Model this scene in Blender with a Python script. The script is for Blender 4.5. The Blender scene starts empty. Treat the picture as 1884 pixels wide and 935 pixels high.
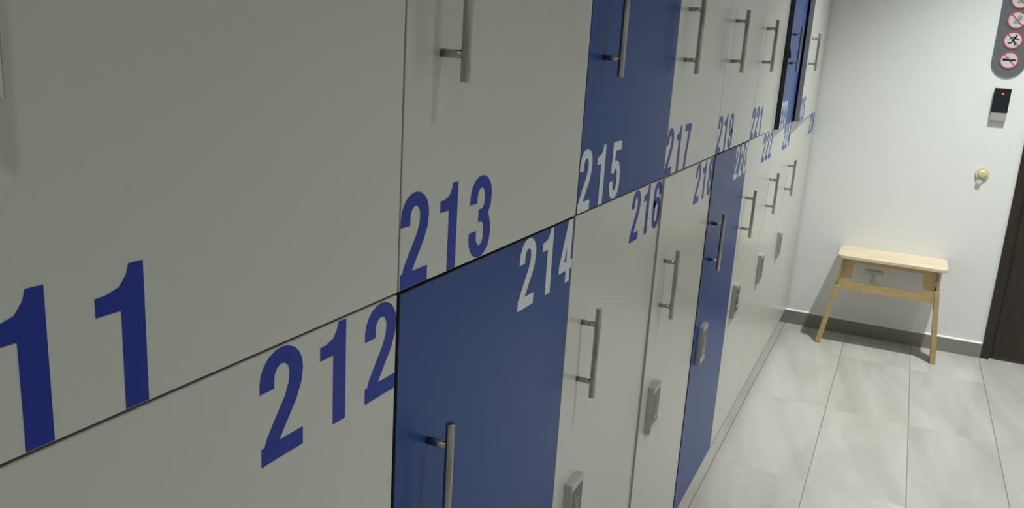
import bpy, bmesh, math, random
from mathutils import Vector, Matrix

# ------------------------------------------------------------------ camera, light, exposure
scene = bpy.context.scene
COL = scene.collection
EYE = Vector((0.0, 0.0, 1.3343))
YAW, PITCH, ROLL = math.radians(24.1781), math.radians(-14.0263), math.radians(3.6073)
cd = bpy.data.cameras.new('camera')
cd.sensor_width = 36.0
cd.lens = 1566.65 / 1884 * 36
cd.clip_start = 0.02
cam = bpy.data.objects.new('camera', cd)
COL.objects.link(cam)
d = Vector((math.cos(PITCH) * math.cos(YAW), math.cos(PITCH) * math.sin(YAW), math.sin(PITCH)))
r = Vector((math.sin(YAW), -math.cos(YAW), 0))
u = r.cross(d)
r2 = r * math.cos(ROLL) + u * math.sin(ROLL)
u2 = u * math.cos(ROLL) - r * math.sin(ROLL)
cam.matrix_world = Matrix(((r2.x, u2.x, -d.x, EYE.x), (r2.y, u2.y, -d.y, EYE.y), (r2.z, u2.z, -d.z, EYE.z), (0, 0, 0, 1)))
scene.camera = cam

world = bpy.data.worlds.new('world')
scene.world = world
world.use_nodes = True
world.node_tree.nodes['Background'].inputs[0].default_value = (0.8, 0.85, 0.9, 1)
world.node_tree.nodes['Background'].inputs[1].default_value = 0.15

scene.view_settings.view_transform = 'Standard'
scene.view_settings.look = 'None'
scene.view_settings.gamma = 1.0
scene.view_settings.use_curve_mapping = False
scene.view_settings.exposure = 0.0
# (x, y, power) of the lamps; the strong one is in front of the bench, the rest are added fill
LAMPS = [(3.58, -0.50, 305.0, 88, 0.03), (1.20, -0.85, 122.0, 92, 0.08), (-0.8, -0.85, 74.0, 120, 0.08), (3.00, -1.05, 32.0, 150, 0.08)]
LAMP_COLOR = (0.965, 1.0, 0.985)
CEIL = 3.0

# ------------------------------------------------------------------ measures (metres)
D = 0.4235            # plane of the locker doors
W = 0.4854            # locker width
X0 = 0.6787           # left edge of the column 213 / 214
ZS = 1.0893           # seam between the lower and the upper row
ZB = 0.0822           # underside of the lower lockers
ZT = 2.09             # top of the upper lockers
L = 4.4697            # end wall
T0 = 0.4209           # first long grout line of the floor
def E(k): return X0 + k * W

# ------------------------------------------------------------------ materials
def mat(name, color, rough=0.5, metal=0.0, spec=0.5, emit=None, estr=0.0):
    m = bpy.data.materials.new(name)
    m.use_nodes = True
    b = m.node_tree.nodes['Principled BSDF']
    b.inputs['Base Color'].default_value = (*color, 1)
    b.inputs['Roughness'].default_value = rough
    b.inputs['Metallic'].default_value = metal
    b.inputs['Specular IOR Level'].default_value = spec
    if emit:
        b.inputs['Emission Color'].default_value = (*emit, 1)
        b.inputs['Emission Strength'].default_value = estr
    return m

def noisy(m, scale=(1, 1, 1), freq=8.0, amount=0.06, bump=0.0, detail=3.0):
    """slight colour variation and an optional fine bump in object space"""
    nt = m.node_tree
    b = nt.nodes['Principled BSDF']
    base = tuple(b.inputs['Base Color'].default_value)
    tc = nt.nodes.new('ShaderNodeTexCoord')
    mp = nt.nodes.new('ShaderNodeMapping')
    mp.inputs['Scale'].default_value = scale
    nz = nt.nodes.new('ShaderNodeTexNoise')
    nz.inputs['Scale'].default_value = freq
    nz.inputs['Detail'].default_value = detail
    mx = nt.nodes.new('ShaderNodeMix')
    mx.data_type = 'RGBA'
    mx.inputs[6].default_value = tuple(c * (1 - amount) for c in base[:3]) + (1,)
    mx.inputs[7].default_value = tuple(min(1, c * (1 + amount)) for c in base[:3]) + (1,)
    nt.links.new(tc.outputs['Object'], mp.inputs['Vector'])
    nt.links.new(mp.outputs['Vector'], nz.inputs['Vector'])
    nt.links.new(nz.outputs['Fac'], mx.inputs[0])
    nt.links.new(mx.outputs[2], b.inputs['Base Color'])
    if bump:
        bp = nt.nodes.new('ShaderNodeBump')
        bp.inputs['Strength'].default_value = bump
        bp.inputs['Distance'].default_value = 0.002
        nt.links.new(nz.outputs['Fac'], bp.inputs['Height'])
        nt.links.new(bp.outputs['Normal'], b.inputs['Normal'])
    return m

M_WALL = noisy(mat('wall_paint', (0.79, 0.80, 0.785), 0.7), freq=40, amount=0.01, bump=0.05)
M_CEIL = noisy(mat('ceiling_paint', (0.72, 0.72, 0.70), 0.8), freq=30, amount=0.01)
M_WHITE = noisy(mat('white_laminate', (0.58, 0.585, 0.53), 0.28), freq=3, amount=0.015)
M_WEDGE = noisy(mat('edge_band_grey', (0.46, 0.435, 0.415), 0.5), freq=60, amount=0.1)
M_BLUE = noisy(mat('blue_laminate', (0.018, 0.060, 0.235), 0.36, spec=0.22), freq=3, amount=0.03)
M_BEDGE = noisy(mat('edge_band_dark', (0.012, 0.016, 0.022), 0.5), freq=60, amount=0.1)
M_CARC = noisy(mat('carcass_board', (0.10, 0.10, 0.095), 0.6), freq=40, amount=0.05)
M_NBLUE = noisy(mat('blue_vinyl', (0.013, 0.032, 0.30), 0.38, spec=0.25), freq=5, amount=0.02)
M_NWHITE = noisy(mat('white_vinyl', (0.66, 0.68, 0.71), 0.35), freq=5, amount=0.02)
M_STEEL = noisy(mat('brushed_steel', (0.43, 0.41, 0.36), 0.24, 1.0), scale=(60, 60, 3), freq=6, amount=0.10)
M_LOCK = noisy(mat('lock_metal', (0.50, 0.50, 0.47), 0.36, 0.45), freq=30, amount=0.05)
M_KEYPAD = noisy(mat('lock_face_dark', (0.06, 0.06, 0.055), 0.3), freq=20, amount=0.1)
M_SYMB = noisy(mat('lock_symbol', (0.30, 0.30, 0.28), 0.4), freq=20, amount=0.05)
M_BASE = noisy(mat('baseboard_tile', (0.24, 0.24, 0.21), 0.4), scale=(1, 1, 4), freq=5, amount=0.10)
M_LITLEDGE = noisy(mat('lit_ledge_white', (0.85, 0.86, 0.85), 0.5), freq=30, amount=0.01)  # white stands in for strong light on the baseboard ledge
M_BLACK = noisy(mat('black_plastic', (0.012, 0.014, 0.018), 0.3), freq=20, amount=0.1)
M_GREYP = noisy(mat('grey_plastic', (0.38, 0.37, 0.36), 0.45), freq=20, amount=0.02)
M_LED = mat('red_led', (0.8, 0.02, 0.01), 0.4, emit=(1, 0.06, 0.02), estr=2.5)
M_SIGN = noisy(mat('sign_grey', (0.125, 0.14, 0.145), 0.4), freq=8, amount=0.03)
M_SWHITE = noisy(mat('sign_white', (0.62, 0.56, 0.57), 0.45), freq=8, amount=0.02)
M_SRED = noisy(mat('sign_red', (0.36, 0.075, 0.10), 0.45), freq=8, amount=0.03)
M_SBLACK = noisy(mat('sign_black', (0.02, 0.02, 0.022), 0.45), freq=8, amount=0.03)
M_SFADE = noisy(mat('sign_faded_grey', (0.33, 0.33, 0.31), 0.45), freq=8, amount=0.03)
M_KNOB = noisy(mat('pale_yellow_plastic', (0.66, 0.63, 0.38), 0.35), freq=20, amount=0.03)
M_CLEAR = noisy(mat('whitish_plastic', (0.62, 0.62, 0.60), 0.25), freq=20, amount=0.02)
M_PLATE = noisy(mat('plate_grey', (0.62, 0.62, 0.60), 0.4), freq=20, amount=0.03)
M_RING = noisy(mat('lamp_ring', (0.8, 0.8, 0.8), 0.4), freq=20, amount=0.01)
M_GLOW = mat('lamp_lens', (0.9, 0.9, 0.85), 0.5, emit=LAMP_COLOR, estr=2.0)

def wood_mat(name, c1, c2, rough, axis_scale, freq=5.0):
    m = mat(name, c1, rough)
    nt = m.node_tree
    b = nt.nodes['Principled BSDF']
    tc = nt.nodes.new('ShaderNodeTexCoord')
    mp = nt.nodes.new('ShaderNodeMapping')
    mp.inputs['Scale'].default_value = axis_scale
    nz = nt.nodes.new('ShaderNodeTexNoise')
    nz.inputs['Scale'].default_value = freq
    nz.inputs['Detail'].default_value = 6
    nz.inputs['Distortion'].default_value = 0.4
    rp = nt.nodes.new('ShaderNodeValToRGB')
    rp.color_ramp.elements[0].position = 0.35
    rp.color_ramp.elements[0].color = (*c1, 1)
    rp.color_ramp.elements[1].position = 0.7
    rp.color_ramp.elements[1].color = (*c2, 1)
    nt.links.new(tc.outputs['Object'], mp.inputs['Vector'])
    nt.links.new(mp.outputs['Vector'], nz.inputs['Vector'])
    nt.links.new(nz.outputs['Fac'], rp.inputs['Fac'])
    nt.links.new(rp.outputs['Color'], b.inputs['Base Color'])
    return m
M_BIRCH = wood_mat('birch_plywood', (0.64, 0.53, 0.37), (0.73, 0.63, 0.47), 0.4, (3, 1.2, 14))
M_BIRCHF = wood_mat('birch_frame', (0.44, 0.325, 0.14), (0.52, 0.395, 0.19), 0.45, (3, 3, 14))
M_BIRCHE = wood_mat('birch_bracket', (0.33, 0.22, 0.13), (0.42, 0.29, 0.17), 0.5, (3, 3, 10))
M_DOORW = wood_mat('dark_walnut', (0.020, 0.016, 0.010), (0.034, 0.026, 0.017), 0.4, (10, 10, 0.8))

def floor_mat():
    m = mat('stone_tile', (0.5, 0.5, 0.5), 0.24)
    nt = m.node_tree
    N, K = nt.nodes, nt.links
    b = N['Principled BSDF']
    tc = N.new('ShaderNodeTexCoord')
    sep = N.new('ShaderNodeSeparateXYZ')
    K.new(tc.outputs['Object'], sep.inputs[0])
    def mth(op, a, bb=None, c=None):
        n = N.new('ShaderNodeMath')
        n.operation = op
        for i, v in enumerate((a, bb, c)):
            if v is None: continue
            if isinstance(v, (int, float)): n.inputs[i].default_value = v
            else: K.new(v, n.inputs[i])
        return n.outputs[0]
    vy = mth('DIVIDE', mth('SUBTRACT', T0, sep.outputs['Y']), 0.30)     # column number
    vx = mth('DIVIDE', mth('SUBTRACT', 4.085, sep.outputs['X']), 0.683) # row number
    fy, fx = mth('FRACT', vy), mth('FRACT', vx)
    ey = mth('MINIMUM', fy, mth('SUBTRACT', 1.0, fy))
    ex = mth('MINIMUM', fx, mth('SUBTRACT', 1.0, fx))
    gy = mth('LESS_THAN', ey, 0.0055)
    gx = mth('LESS_THAN', ex, 0.0016)
    tile = N.new('ShaderNodeCombineXYZ')
    K.new(mth('FLOOR', vx), tile.inputs[0]); K.new(mth('FLOOR', vy), tile.inputs[1])
    wn = N.new('ShaderNodeTexWhiteNoise')
    K.new(tile.outputs[0], wn.inputs['Vector'])
    off = N.new('ShaderNodeVectorMath'); off.operation = 'MULTIPLY_ADD'
    K.new(wn.outputs['Color'], off.inputs[0]); off.inputs[1].default_value = (7, 7, 7)
    K.new(tc.outputs['Object'], off.inputs[2])
    rot = N.new('ShaderNodeMapping')
    rot.inputs['Rotation'].default_value = (0, 0, math.radians(-28))
    rot.inputs['Scale'].default_value = (1.0, 3.0, 1)
    K.new(off.outputs[0], rot.inputs['Vector'])
    nz = N.new('ShaderNodeTexNoise')
    nz.inputs['Scale'].default_value = 1.6; nz.inputs['Detail'].default_value = 5; nz.inputs['Distortion'].default_value = 0.9
    K.new(rot.outputs[0], nz.inputs['Vector'])
    rp = N.new('ShaderNodeValToRGB')
    e = rp.color_ramp.elements
    e[0].position = 0.34; e[0].color = (0.45, 0.436, 0.393, 1)
    e[1].position = 0.66; e[1].color = (0.525, 0.51, 0.47, 1)
    n2 = rp.color_ramp.elements.new(0.5); n2.color = (0.495, 0.48, 0.44, 1)
    K.new(nz.outputs['Fac'], rp.inputs['Fac'])
    wv = N.new('ShaderNodeTexWave'); wv.bands_direction = 'Y'
    wv.inputs['Scale'].default_value = 0.55; wv.inputs['Distortion'].default_value = 5.0
    wv.inputs['Detail'].default_value = 3; wv.inputs['Detail Scale'].default_value = 0.8
    K.new(rot.outputs[0], wv.inputs['Vector'])
    vr = N.new('ShaderNodeValToRGB')
    ve = vr.color_ramp.elements
    ve[0].position = 0.0; ve[0].color = (0.935, 0.93, 0.92, 1)
    ve[1].position = 1.0; ve[1].color = (1.045, 1.045, 1.045, 1)
    vm = vr.color_ramp.elements.new(0.25); vm.color = (0.99, 0.99, 0.99, 1)
    vm = vr.color_ramp.elements.new(0.85); vm.color = (1.0, 1.0, 1.0, 1)
    K.new(wv.outputs['Fac'], vr.inputs['Fac'])
    vx2 = N.new('ShaderNodeMix'); vx2.data_type = 'RGBA'; vx2.blend_type = 'MULTIPLY'; vx2.inputs[0].default_value = 1
    K.new(rp.outputs['Color'], vx2.inputs[6]); K.new(vr.outputs['Color'], vx2.inputs[7])
    br = N.new('ShaderNodeMix'); br.data_type = 'RGBA'; br.blend_type = 'MULTIPLY'; br.inputs[0].default_value = 1
    K.new(vx2.outputs[2], br.inputs[6])
    tone = N.new('ShaderNodeCombineColor')
    tv = mth('MULTIPLY_ADD', wn.outputs['Value'], 0.10, 0.92)
    for i in range(3): K.new(tv, tone.inputs[i])
    K.new(tone.outputs[0], br.inputs[7])
    g1 = N.new('ShaderNodeMix'); g1.data_type = 'RGBA'
    K.new(mth('MULTIPLY', gx, 0.28), g1.inputs[0]); K.new(br.outputs[2], g1.inputs[6]); g1.inputs[7].default_value = (0.25, 0.245, 0.23, 1)
    g2 = N.new('ShaderNodeMix'); g2.data_type = 'RGBA'
    K.new(mth('MULTIPLY', gy, 0.9), g2.inputs[0]); K.new(g1.outputs[2], g2.inputs[6]); g2.inputs[7].default_value = (0.20, 0.20, 0.185, 1)
    K.new(g2.outputs[2], b.inputs['Base Color'])
    bp = N.new('ShaderNodeBump'); bp.inputs['Strength'].default_value = 0.3; bp.inputs['Distance'].default_value = 0.001
    K.new(mth('SUBTRACT', 1.0, mth('MAXIMUM', gy, gx)), bp.inputs['Height'])
    K.new(bp.outputs['Normal'], b.inputs['Normal'])
    return m
M_FLOOR = floor_mat()

# ------------------------------------------------------------------ mesh helpers
def bm_new(): return bmesh.new()

def add_box(bm, a, b, mi=0, bevel=0.0, seg=2):
    x0, y0, z0 = (min(a[i], b[i]) for i in range(3))
    x1, y1, z1 = (max(a[i], b[i]) for i in range(3))
    vs = [bm.verts.new(p) for p in ((x0, y0, z0), (x1, y0, z0), (x1, y1, z0), (x0, y1, z0), (x0, y0, z1), (x1, y0, z1), (x1, y1, z1), (x0, y1, z1))]
    fs = [bm.faces.new([vs[i] for i in q]) for q in ((3, 2, 1, 0), (4, 5, 6, 7), (0, 1, 5, 4), (1, 2, 6, 5), (2, 3, 7, 6), (3, 0, 4, 7))]
    for f in fs: f.material_index = mi
    if bevel:
        es = list({e for f in fs for e in f.edges})
        rs = bmesh.ops.bevel(bm, geom=es, offset=bevel, segments=seg, affect='EDGES', profile=0.5)
        for f in rs['faces']: f.material_index = mi
    return fs

def add_cyl(bm, p0, p1, rad, seg=24, mi=0, bevel=0.0, r1=None):
    p0, p1 = Vector(p0), Vector(p1)
    ax = (p1 - p0)
    h = ax.length
    q = ax.to_track_quat('Z', 'Y')
    r1 = rad if r1 is None else r1
    rings = []
    prof = [(0, rad - bevel), (bevel, rad), (h - bevel, r1), (h, r1 - bevel)] if bevel else [(0, rad), (h, r1)]
    for z, rr in prof:
        rings.append([bm.verts.new(p0 + q @ Vector((rr * math.cos(2 * math.pi * i / seg), rr * math.sin(2 * math.pi * i / seg), z))) for i in range(seg)])
    for a, b in zip(rings, rings[1:]):
        for i in range(seg):
            f = bm.faces.new((a[i], a[(i + 1) % seg], b[(i + 1) % seg], b[i])); f.smooth = True; f.material_index = mi
    f = bm.faces.new(rings[0][::-1]); f.material_index = mi
    f = bm.faces.new(rings[-1]); f.material_index = mi

def add_poly(bm, pts, d0, d1, plane='XZ', mi=0):
    """extrude a planar outline between depths d0 and d1"""
    def P(a, b, dd):
        return (a, dd, b) if plane == 'XZ' else ((dd, a, b) if plane == 'YZ' else (a, b, dd))
    A = [bm.verts.new(P(a, b, d0)) for a, b in pts]
    B = [bm.verts.new(P(a, b, d1)) for a, b in pts]
    n = len(pts)
    fs = [bm.faces.new(A[::-1]), bm.faces.new(B)]
    for i in range(n):
        fs.append(bm.faces.new((A[i], A[(i + 1) % n], B[(i + 1) % n], B[i])))
    for f in fs: f.material_index = mi
    return fs

def add_ribbon(bm, pts, ax, az, d0, d1, mi=0, place=lambda x, z, dd: (x, dd, z), closed=False):
    """thick stroke along a 2-D centre line"""
    n = len(pts)
    Lf, Rt = [], []
    for i, (x, z) in enumerate(pts):
        if closed:
            a, b = pts[(i - 1) % n], pts[(i + 1) % n]
        else:
            a, b = pts[max(i - 1, 0)], pts[min(i + 1, n - 1)]
        tx, tz = b[0] - a[0], b[1] - a[1]
        l = math.hypot(tx, tz) or 1
        nx, nz = -tz / l, tx / l
        Lf.append((x + nx * ax, z + nz * az)); Rt.append((x - nx * ax, z - nz * az))
    VL = [(bm.verts.new(place(*p, d0)), bm.verts.new(place(*p, d1))) for p in Lf]
    VR = [(bm.verts.new(place(*p, d0)), bm.verts.new(place(*p, d1))) for p in Rt]
    m = n if closed else n - 1
    for i in range(m):
        j = (i + 1) % n
        for q in ((VL[i][1], VL[j][1], VR[j][1], VR[i][1]), (VL[i][0], VR[i][0], VR[j][0], VL[j][0]),
                  (VL[i][0], VL[j][0], VL[j][1], VL[i][1]), (VR[i][1], VR[j][1], VR[j][0], VR[i][0])):
            bm.faces.new(q).material_index = mi
    if not closed:
        bm.faces.new((VL[0][0], VL[0][1], VR[0][1], VR[0][0])).material_index = mi
        bm.faces.new((VL[-1][1], VL[-1][0], VR[-1][0], VR[-1][1])).material_index = mi

def obj(name, bm, mats, parent=None, loc=(0, 0, 0), rotz=0.0, fix=True):
    if fix: bmesh.ops.recalc_face_normals(bm, faces=bm.faces[:])
    me = bpy.data.meshes.new(name)
    bm.to_mesh(me); bm.free()
    for m in (mats if isinstance(mats, (list, tuple)) else [mats]): me.materials.append(m)
    return obj_from(name, me, parent, loc, rotz)

def obj_from(name, me, parent=None, loc=(0, 0, 0), rotz=0.0):
    o = bpy.data.objects.new(name, me)
    COL.objects.link(o)
    o.parent = parent
    o.location = loc
    o.rotation_euler = (0, 0, rotz)
    return o

def thing(name, label, cat, loc=(0, 0, 0), group=None, kind=None):
    o = bpy.data.objects.new(name, None)
    COL.objects.link(o)
    o.location = loc
    o.empty_display_size = 0.1
    o['label'] = label; o['category'] = cat
    if group: o['group'] = group
    return o

def struct(name, bm, m):
    o = obj(name, bm, m); o['kind'] = 'structure'
    return o

# ------------------------------------------------------------------ the room
XB, YR, YL = -1.8, -1.55, D + 0.55       # back wall, right wall, left wall
bm = bm_new(); add_box(bm, (XB - .1, YR - .1, -0.1), (L + .2, YL + .1, 0)); struct('floor', bm, M_FLOOR)
bm = bm_new(); add_box(bm, (XB - .1, YR - .1, CEIL), (L + .2, YL + .1, CEIL + .1)); struct('ceiling', bm, M_CEIL)
bm = bm_new(); add_box(bm, (XB - .1, YL, 0), (L + .2, YL + .1, CEIL)); struct('wall_left', bm, M_WALL)
bm = bm_new(); add_box(bm, (XB - .1, YR - .1, 0), (L + .2, YR, CEIL)); struct('wall_right', bm, M_WALL)
bm = bm_new(); add_box(bm, (XB - .1, YR, 0), (XB, YL, CEIL)); struct('wall_back', bm, M_WALL)
DY0, DY1, DH = -0.484, -1.40, 2.08       # outer edges of the door frame
bm = bm_new()
add_box(bm, (L, DY0 - .004, 0), (L + .1, YL, CEIL))
add_box(bm, (L, YR, 0), (L + .1, DY1 + .004, CEIL))
add_box(bm, (L, DY1 + .004, DH - .004), (L + .1, DY0 - .004, CEIL))
struct('wall_end', bm, M_WALL)
# tile baseboards
bm = bm_new()
add_box(bm, (L - .009, DY0 + .0005, 0), (L, D + .03, .069), bevel=.0008)
struct('baseboard_end', bm, M_BASE)
bm = bm_new()
pr = [(L - .0085, .069), (L - .0075, .0725), (L - .003, .0755), (L, .0765), (L, .069)]
A = [bm.verts.new((x, DY0 + .001, z)) for x, z in pr]; B = [bm.verts.new((x, D + .012, z)) for x, z in pr]
for i in range(5): bm.faces.new((A[i], A[(i + 1) % 5], B[(i + 1) % 5], B[i]))
bm.faces.new(A[::-1]); bm.faces.new(B)
struct('trim_1', bm, M_LITLEDGE)  # strip paints the brightly lit top of the baseboard in white
bm = bm_new(); add_box(bm, (E(-1), D + .034, 0), (L - .01, D + .50, ZB - .0006)); struct('baseboard_left', bm, M_BASE)
bm = bm_new(); add_box(bm, (XB, YR, 0), (L - .001, YR + .009, .07), bevel=.001); struct('baseboard_right', bm, M_BASE)

# dark wooden door in the end wall
dr = thing('door_1', 'dark brown wooden door with its frame in the white end wall', 'door', (L, 0, 0))
dr['kind'] = 'structure'
bm = bm_new()
FW = .036
add_box(bm, (-.012, DY0, 0), (.09, DY0 - FW, DH), bevel=.003)
add_box(bm, (-.012, DY1 + FW, 0), (.09, DY1, DH), bevel=.003)
add_box(bm, (-.012, DY1 + FW, DH - FW), (.09, DY0 - FW, DH), bevel=.002)
add_box(bm, (.012, DY0 - FW, 0.0), (.05, DY0 - FW - .013, DH - FW))
obj('door_frame', bm, M_DOORW, dr)
bm = bm_new(); add_box(bm, (.006, DY0 - FW - .013, .012), (.046, DY1 + FW + .002, DH - FW - .002), bevel=.002)
slab = obj('door_leaf', bm, M_DOORW, dr)
bm = bm_new()
add_box(bm, (.000, DY1 + .115, .96), (.0058, DY1 + .075, 1.10), bevel=.002)
add_cyl(bm, (.002, DY1 + .095, 1.05), (-.045, DY1 + .095, 1.05), .008, bevel=.001)
add_cyl(bm, (-.04, DY1 + .088, 1.05), (-.04, DY1 + .21, 1.05), .008, bevel=.002)
obj('door_handle', bm, M_STEEL, slab)

# ------------------------------------------------------------------ digits of the locker numbers
def arc(cx, cz, rx, rz, a0, a1, n=10):
    return [(cx + rx * math.cos(math.radians(a0 + (a1 - a0) * i / n)), cz + rz * math.sin(math.radians(a0 + (a1 - a0) * i / n))) for i in range(n + 1)]
CX, RX, AX, AZ = .026, .0178, .00835, .0070
HI, LO = .0702, .0248
def rect(a, b, c, dd): return ('poly', [(a, b), (c, b), (c, dd), (a, dd)])
SIX = [(.0437, .0665)] + arc(CX, HI, RX, RX, 0, 180) + arc(CX, LO, RX, RX, 180, 360) + arc(CX, .0395, RX, .0165, 0, 165)
DIGITS = {
    '0': [('loop', arc(CX, HI, RX, RX, 0, 180) + arc(CX, LO, RX, RX, 180, 360))],
    '1': [('poly', [(.0185, 0), (.0365, 0), (.0365, .095), (.0255, .095), (.0235, .0885), (.018, .0815), (.008, .0785), (0, .078), (0, .066), (.0185, .066)])],
    '2': [('path', [(CX - RX, .0625)] + arc(CX, HI, RX, RX, 180, 0) + [(.0425, .0600), (.0365, .0475), (.0245, .0320), (.0150, .0190), (.0105, .0085), (.0095, .0030)]),
          rect(.0012, 0, .052, .0155)],
    '3': [('path', [(CX - RX, .0640)] + arc(CX, .0708, RX, .0172, 180, 0) + [(.0430, .0610), (.0385, .0535), (.0310, .0500), (.0215, .0492)]),
          ('path', [(.0215, .0492), (.0310, .0484), (.0395, .0440), (.0437, .0350)] + arc(CX, LO, RX, RX, 0, -180) + [(CX - RX, .0320)])],
    '4': [rect(.0285, 0, .0450, .095), rect(0, .0190, .0520, .0325), ('path', [(.0345, .0920), (.0075, .0270)])],
    '5': [rect(.0060, .0805, .0480, .095), ('poly', [(.0040, .0445), (.0185, .0445), (.0215, .0850), (.0060, .0850)]),
          ('path', [(.0110, .0460), (.0160, .0540), (.0260, .0575), (.0360, .0545), (.0430, .0440)] + arc(CX, LO, RX, RX, 0, -180) + [(CX - RX, .0310)])],
    '6': [('path', SIX)],
    '7': [rect(0, .0800, .0520, .095), ('path', [(.0445, .0850), (.0350, .0620), (.0260, .0330), (.0215, 0)])],
    '8': [('loop', arc(CX, .0695, .0168, .0185, 0, 330, 20)), ('loop', arc(CX, .0275, RX, .0205, 0, 340, 20))],
    '9': [('path', [(.052 - x, .095 - z) for x, z in SIX])],
}
NUM_MESH = {}
def number_mesh(txt, m):
    """the three digits from x = 0 to 0.194 and z = 0 to 0.095, 0.3 mm of vinyl towards -y"""
    bm = bm_new()
    for ci, ch in enumerate(txt):
        x0 = (0, .0715, .1425)[ci]
        if ch == '1': x0 += (.004 if ci == 1 else .002)
        for si, (kind, pts) in enumerate(DIGITS[ch]):
            dep = -.0003 - .00008 * si
            q = [(x + x0, z) for x, z in pts]
            if kind == 'poly': add_poly(bm, q, 0.0, dep)
            else: add_ribbon(bm, q, AX, AZ, 0.0, dep, closed=(kind == 'loop'))
    bmesh.ops.recalc_face_normals(bm, faces=bm.faces[:])
    me = bpy.data.meshes.new('number'); bm.to_mesh(me); bm.free(); me.materials.append(m)
    return me

# ------------------------------------------------------------------ shared locker fittings
def mesh_of(bm, mats, name):
    bmesh.ops.recalc_face_normals(bm, faces=bm.faces[:])
    me = bpy.data.meshes.new(name); bm.to_mesh(me); bm.free()
    for m in mats: me.materials.append(m)
    return me
# bar handle: bar 0.15 long, posts 0.097 apart; origin on the door face, mid height
bm = bm_new()
OFF = .0275
add_cyl(bm, (0, -OFF, -.075), (0, -OFF, .075), .0050, 28, bevel=.0005)
for z in (-.0485, .0485):
    add_cyl(bm, (0, -.0002, z), (0, -OFF + .002, z), .0042, 20)
HANDLE = mesh_of(bm, [M_STEEL], 'handle')
# combination lock: metal case with bevelled ends, dark face and a round dial symbol
bm = bm_new()
lx, lh, ld = .057, .110, .0135
prof = [(0, 0), (0, lh), (-ld + .0015, lh), (-ld, lh - .004), (-ld, .006), (-ld + .0025, .0)]    # y, z outline
A = [bm.verts.new((0, y, z)) for y, z in prof]; B = [bm.verts.new((lx, y, z)) for y, z in prof]
fs = [bm.faces.new(A), bm.faces.new(B[::-1])]
for i in range(6): fs.append(bm.faces.new((A[i], A[(i + 1) % 6], B[(i + 1) % 6], B[i])))
bmesh.ops.bevel(bm, geom=bm.edges[:], offset=.0006, segments=2, affect='EDGES')
add_box(bm, (.0045, -ld + .0002, .022), (lx - .0045, -ld - .0006, lh - .013), 1, bevel=.0003)
add_ribbon(bm, arc(lx / 2, .066, .011, .011, 0, 342, 19), .0018, .0018, -ld - .0004, -ld - .0012, 2, closed=True)
add_ribbon(bm, arc(lx / 2, .066, .0045, .0045, 0, 330, 11), .0015, .0015, -ld - .0004, -ld - .0012, 2, closed=True)
for i in range(4):
    add_box(bm, (.012 + i * .0088, -ld - .0004, .032), (.0175 + i * .0088, -ld - .0013, .044), 0, bevel=.0003)
LOCK = mesh_of(bm, [M_LOCK, M_KEYPAD, M_SYMB], 'combination_lock')

def carcass(w, z0, z1):
    bm = bm_new()
    t, dp = .016, .47
    add_box(bm, (0.0004, .0205, z0), (t, dp, z1)); add_box(bm, (w - t, .0205, z0), (w - .0004, dp, z1))
    add_box(bm, (t, .0205, z0), (w - t, dp, z0 + t)); add_box(bm, (t, .0205, z1 - t), (w - t, dp, z1))
    add_box(bm, (t, dp - .006, z0 + t), (w - t, dp, z1 - t))
    return bm

def locker(num, k, blue, upper, label, ajar=0.0, kend=None):
    xa = E(k); xb = E(k + 1) if kend is None else kend
    w = xb - xa
    z0, z1 = (ZS, ZT) if upper else (ZB, ZS)
    t = thing('locker', label, 'locker', (xa, D, z0), 'upper row of numbered lockers' if upper else 'lower row of numbered lockers')
    obj('carcass', carcass(w, 0.0002, z1 - z0 - .0004), M_CARC, t)
    g, th = .0012, .018
    dw = w - 2 * g
    dz0, dz1 = g, z1 - z0 - g
    bm = bm_new()
    fs = add_box(bm, (-dw, 0, dz0), (0, -th, dz1), 1, bevel=.0006, seg=1)
    for f in bm.faces:
        c = f.calc_center_median()
        if abs(c.y + th) < 1e-4 or abs(c.y) < 1e-4: f.material_index = 0
        else: f.material_index = 1
    face, edge = (M_BLUE, M_BEDGE) if blue else (M_WHITE, M_WEDGE)
    dor = obj('door', bm, [face, edge], t, (w - g, th, 0), math.radians(ajar))
    dor['label'] = ('blue' if blue else 'white') + ' laminate locker door'
    # fittings, in door coordinates
    mid = (1.3675 if upper else .8575) - z0
    h = obj_from('handle', HANDLE, dor, (-dw + (.0745 if num == '211' else .0655), -th, mid))
    h['label'] = 'brushed steel bar handle'
    lk = obj_from('combination_lock', LOCK, dor, (-dw + .050, -th - .0002, (1.63 if upper else .515) - z0))
    lk['label'] = 'small grey metal lock'
    nm = number_mesh(num, M_NWHITE if blue else M_NBLUE)
    if upper: p = (-dw + .0005, -th - .0001, 1.0915 - z0)
    else: p = (-.1955, -th - .0001, .9925 - z0)
    n = obj_from('number', nm, dor, p)
    n['label'] = ('white' if blue else 'blue') + ' vinyl number'
    return t, dor

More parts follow.
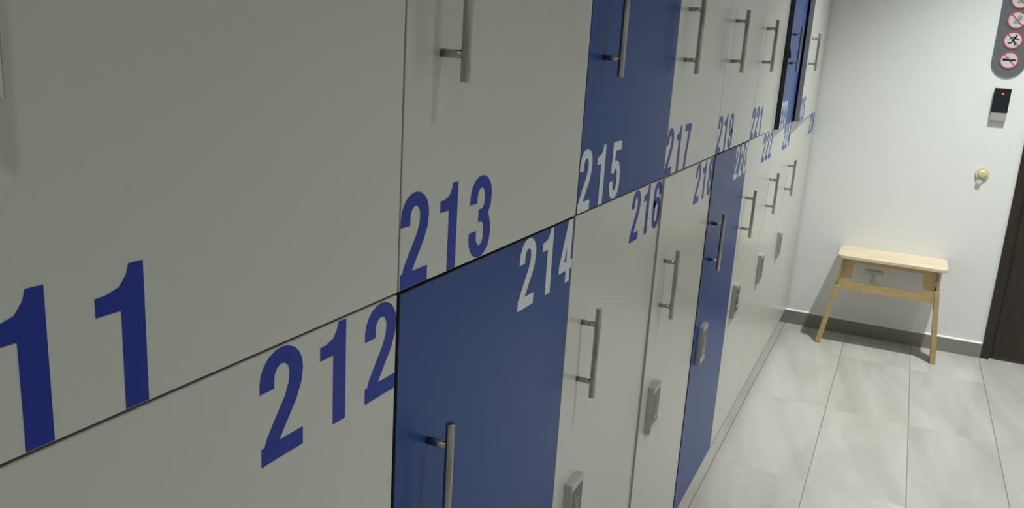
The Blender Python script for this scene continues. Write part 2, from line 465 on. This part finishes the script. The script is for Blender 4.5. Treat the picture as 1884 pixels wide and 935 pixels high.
EEND = L - .012
locker('211', -1, False, True, 'white upper locker with cut-off blue number 11 at the left edge')
locker('212', -1, False, False, 'white lower locker with blue number 212 and no handle in view')
locker('213', 0, False, True, 'white upper locker with blue number 213 above the blue 214 door')
locker('214', 0, True, False, 'nearest blue lower locker with white number 214', ajar=.22)
locker('215', 1, True, True, 'blue upper locker with white number 215')
locker('216', 1, False, False, 'white lower locker with blue number 216 beside the blue 214 door')
locker('217', 2, False, True, 'white upper locker with blue number 217 right of the blue 215 door')
locker('218', 2, False, False, 'white lower locker with blue number 218, grey door edge showing', ajar=.50)
locker('219', 3, False, True, 'white upper locker with blue number 219 above the blue 220 door')
locker('220', 3, True, False, 'blue lower locker with white number 220, a handle and a lock in view', ajar=.25)
locker('221', 4, False, True, 'white upper locker just left of the ajar blue door')
locker('222', 4, False, False, 'white lower locker just right of the blue 220 door')
_, d223 = locker('223', 5, True, True, 'far blue upper locker with its door standing slightly ajar', ajar=1.9)
locker('224', 5, False, False, 'white lower locker under the far ajar blue door')
locker('225', 6, False, True, 'last white upper locker by the end wall, door ajar', ajar=1.7, kend=EEND)
locker('226', 6, False, False, 'last white lower locker in the corner by the end wall', kend=EEND)
# dark latch sticking out at the free edge of the ajar blue door
bm = bm_new()
dw = W - .0024
add_poly(bm, [(-.018, .0), (-.0255, -.002), (-.0265, .006), (-.0205, .034), (-.018, .040)], -dw - .0016, -dw + .006, 'YZ')
la = obj('latch', bm, M_BLACK, d223, (0, 0, 1.335 - ZS))
la['label'] = 'small black latch tongue'

# ------------------------------------------------------------------ folding bench on the end wall
bn = thing('folding_bench', 'small light birch plywood bench with splayed legs against the end wall', 'bench', (4.21, -0.03, 0))
def rounded(x0, y0, x1, y1, rad, n=8):
    pts = []
    for cx, cy, a in ((x1 - rad, y1 - rad, 0), (x0 + rad, y1 - rad, 90), (x0 + rad, y0 + rad, 180), (x1 - rad, y0 + rad, 270)):
        pts += arc(cx, cy, rad, rad, a, a + 90, n)
    return pts
SZ = .4505
bm = bm_new()
add_poly(bm, rounded(0, -.236, .2585, .236, .026), SZ - .0135, SZ, 'XY')
es = [e for e in bm.edges if abs(e.verts[0].co.z - e.verts[1].co.z) < 1e-6]
bmesh.ops.bevel(bm, geom=es, offset=.0025, segments=2, affect='EDGES')
obj('seat', bm, M_BIRCH, bn)
# front panel with a cut-out (y grows to the left of the photo): four boards forming one plate
bm = bm_new()
xp0, xp1 = .024, .036
zt, zb_ = SZ - .0138, .2835
outer = [(.203, zt), (-.1935, zt), (-.196, zb_), (.2285, zb_)]
inner = [(.160, .416), (-.140, .416), (-.148, .322), (.162, .322)]
def ring_plate(bm, O, I, d0, d1):
    n = len(O)
    vo0 = [bm.verts.new((d0, *p)) for p in O]; vo1 = [bm.verts.new((d1, *p)) for p in O]
    vi0 = [bm.verts.new((d0, *p)) for p in I]; vi1 = [bm.verts.new((d1, *p)) for p in I]
    for i in range(n):
        j = (i + 1) % n
        bm.faces.new((vo0[i], vo0[j], vi0[j], vi0[i])); bm.faces.new((vo1[i], vi1[i], vi1[j], vo1[j]))
        bm.faces.new((vo0[i], vo1[i], vo1[j], vo0[j])); bm.faces.new((vi0[i], vi0[j], vi1[j], vi1[i]))
ring_plate(bm, outer, inner, xp0, xp1)
obj('front_panel', bm, M_BIRCHF, bn)
def leg(y_top0, y_top1, y_bot0, y_bot1, ztop):
    bm = bm_new()
    add_poly(bm, [(y_top0, ztop), (y_top1, ztop), (y_bot1, 0.0), (y_bot0, 0.0)], .0115, .1050, 'YZ')
    bmesh.ops.bevel(bm, geom=bm.edges[:], offset=.0012, segments=1, affect='EDGES')
    o = obj('leg', bm, M_BIRCHF, bn)
    return o
# left leg (positive y) and right leg (negative y), both splayed outwards
leg(.207, .2305, .256, .280, .300)
leg(-.1975, -.2180, -.232, -.256, .345)
for ya, yb, sl in ((.1985, .2105, .14), (-.1945, -.2065, -.09)):
    bm = bm_new()
    add_poly(bm, [(.012, zt), (.235, zt), (.235, zt - .035), (.110, .322), (.012, .322)], ya, yb, 'XZ')
    for v in bm.verts: v.co.y += (zt - v.co.z) * sl
    o = obj('side_bracket', bm, M_BIRCHE, bn)
bm = bm_new()
add_box(bm, (.2355, -.19, SZ - .050), (.2585, .20, SZ - .0138), bevel=.001)
obj('wall_batten', bm, M_BIRCHF, bn)

# ------------------------------------------------------------------ things on the end wall
# small grey T-shaped catch seen through the opening of the bench
ct = thing('wall_catch', 'small grey wall fitting seen through the opening of the bench', 'wall fitting', (L, .043, .30))
bm = bm_new(); add_box(bm, (-.0006, -.045, .024), (-.008, .036, .042), bevel=.002); obj('plate', bm, M_PLATE, ct)
bm = bm_new(); add_cyl(bm, (-.006, -.004, .022), (-.006, -.004, -.022), .0045, bevel=.0005)
add_cyl(bm, (-.0006, -.004, -.020), (-.013, -.004, -.020), .010, bevel=.001); obj('catch_pin', bm, M_PLATE, ct)

# grey pill-shaped sign with round prohibition pictograms
SX, SY = .0675, -.3605
sg = thing('prohibition_sign', 'tall grey rounded sign with red and white prohibition symbols above the card reader', 'sign', (L, SY, 0))
bm = bm_new()
zb2, zt2 = 1.312, 1.96
pts = arc(0, zb2 + SX, SX, SX, 180, 360, 20) + arc(0, zt2 - SX, SX, SX, 0, 180, 20)
add_poly(bm, pts, -.0005, -.006, 'YZ')
obj('panel', bm, M_SIGN, sg)
pl = lambda a, b, dd: (dd, -a, b)
def disc(bm, rad, d0, d1, mi, n=36): add_poly(bm, [(-x, z) for x, z in arc(0, 0, rad, rad, 0, 360 - 360 / n, n - 1)], d0, d1, 'YZ', mi)
def picto(z, kind):
    bm = bm_new()
    R0 = .0375
    disc(bm, R0, -.0062, -.0068, 0)
    ry = lambda q: [( -a, b) for a, b in q]
    F, K0 = -.0066, -.0074
    if kind == 'runner':
        disc_c = arc(.010, .0195, .0042, .0042, 0, 350, 12)
        add_poly(bm, ry(disc_c), F, K0, 'YZ', 2)
        add_ribbon(bm, [(.008, .014), (.000, -.002)], .0045, .0045, F, K0, 2, pl)
        add_ribbon(bm, [(-.001, -.002), (.006, -.010), (.011, -.021)], .0027, .0027, F, K0, 2, pl)
        add_ribbon(bm, [(-.001, -.001), (-.006, -.012), (-.019, -.015)], .0027, .0027, F, K0, 2, pl)
        add_ribbon(bm, [(.007, .011), (.014, .003), (.023, .004)], .0022, .0022, F, K0, 2, pl)
        add_ribbon(bm, [(.006, .012), (-.008, .011), (-.014, .002)], .0022, .0022, F, K0, 2, pl)
    elif kind == 'dark bar':
        add_poly(bm, ry([(-.028, .004), (-.020, .007), (-.004, .0045), (.004, .003), (.016, .0055), (.029, .002), (.022, -.003), (.004, -.006), (-.006, -.004), (-.020, -.005), (-.027, -.003)]), F, K0, 'YZ', 2)
        add_poly(bm, ry(arc(-.002, .009, .005, .005, 0, 350, 12)), F, K0, 'YZ', 3)
    else:
        add_poly(bm, ry(arc(.010, .010, .010, .012, 0, 350, 16)), F, K0, 'YZ', 3)
        add_poly(bm, ry([(-.014, -.016), (.008, -.016), (.011, .003), (-.010, .000)]), F, K0, 'YZ', 3)
    ring = arc(0, 0, R0 - .001, R0 - .001, 0, 350, 35)
    add_ribbon(bm, ring, .0032, .0032, -.0064, -.0082, 1, pl, closed=True)
    c = (R0 - .002) * .7071
    add_ribbon(bm, [(-c, c), (c, -c)], .0021, .0021, -.0064, -.0078 if kind == 'faded' else -.0071, 1, pl)
    o = obj('prohibition_symbol', bm, [M_SWHITE, M_SRED, M_SBLACK, M_SFADE], sg, (0, 0, z))
    o['label'] = {'runner': 'round symbol of a running figure', 'dark bar': 'round symbol with a dark lying shape', 'faded': 'round symbol with a pale grey shape'}[kind]
for z, kd in ((1.387, 'dark bar'), (1.4735, 'runner'), (1.560, 'faded'), (1.6465, 'faded'), (1.733, 'faded'), (1.8195, 'faded')):
    picto(z, kd)

# card reader
rd = thing('card_reader', 'black and grey card reader with a red light on the end wall', 'card reader', (L, -.3595, 1.116))
bm = bm_new(); add_box(bm, (-.0006, -.033, 0), (-.016, .033, .1455), bevel=.004, seg=3); obj('housing', bm, M_GREYP, rd)
bm = bm_new(); add_box(bm, (-.012, -.0335, .0405), (-.0185, .0335, .1465), bevel=.002); obj('front_cover', bm, M_BLACK, rd)
bm = bm_new(); add_cyl(bm, (-.0184, -.002, .123), (-.0196, -.002, .123), .0042, 16); o = obj('status_light', bm, M_LED, rd); o['label'] = 'small glowing red light'

# round yellowish knob
kb = thing('wall_stud', 'small round pale yellow knob with a whitish tab on the end wall', 'wall stud', (L, -.343, .873))
bm = bm_new(); add_cyl(bm, (-.0006, 0, 0), (-.010, 0, 0), .028, 32, bevel=.002); add_cyl(bm, (-.0095, 0, 0), (-.019, 0, 0), .019, 32, bevel=.004, r1=.016)
obj('knob_body', bm, M_KNOB, kb)
bm = bm_new(); add_cyl(bm, (-.0188, 0, .001), (-.0205, 0, .001), .003, 12); obj('center_screw', bm, M_PLATE, kb)
bm = bm_new(); add_poly(bm, [(-x, z) for x, z in rounded(-.019, -.050, .003, -.024, .010)], -.0006, -.012, 'YZ')
bmesh.ops.bevel(bm, geom=bm.edges[:], offset=.0012, segments=1, affect='EDGES'); obj('tab', bm, M_CLEAR, kb)

# ------------------------------------------------------------------ recessed lamp by the bench and three added fill lamps
for i, (lx_, ly_, pw, cone, soft) in enumerate(LAMPS):
    t = thing('ceiling_and_fill_light', ['recessed round ceiling lamp in front of the bench', 'added round fill lamp above the middle of the locker row', 'added round fill lamp behind the viewer', 'added round fill lamp beside the bench lamp'][i], 'ceiling light', (lx_, ly_, CEIL))
    bm = bm_new(); add_ribbon(bm, arc(0, 0, .060, .060, 0, 350, 35), .010, .010, -.0005, -.008, 0, lambda a, b, dd: (a, b, dd), closed=True)
    obj('rim', bm, M_RING, t)
    bm = bm_new(); add_poly(bm, arc(0, 0, .051, .051, 0, 350, 35), -.0006, -.003, 'XY'); obj('lens', bm, M_GLOW, t)
    ld_ = bpy.data.lights.new('lamp_light', 'SPOT')
    ld_.energy = pw; ld_.color = LAMP_COLOR; ld_.shadow_soft_size = soft
    ld_.spot_size = math.radians(cone); ld_.spot_blend = 1.0
    lo = bpy.data.objects.new('lamp_light', ld_); COL.objects.link(lo); lo.parent = t; lo.location = (0, 0, -.045)
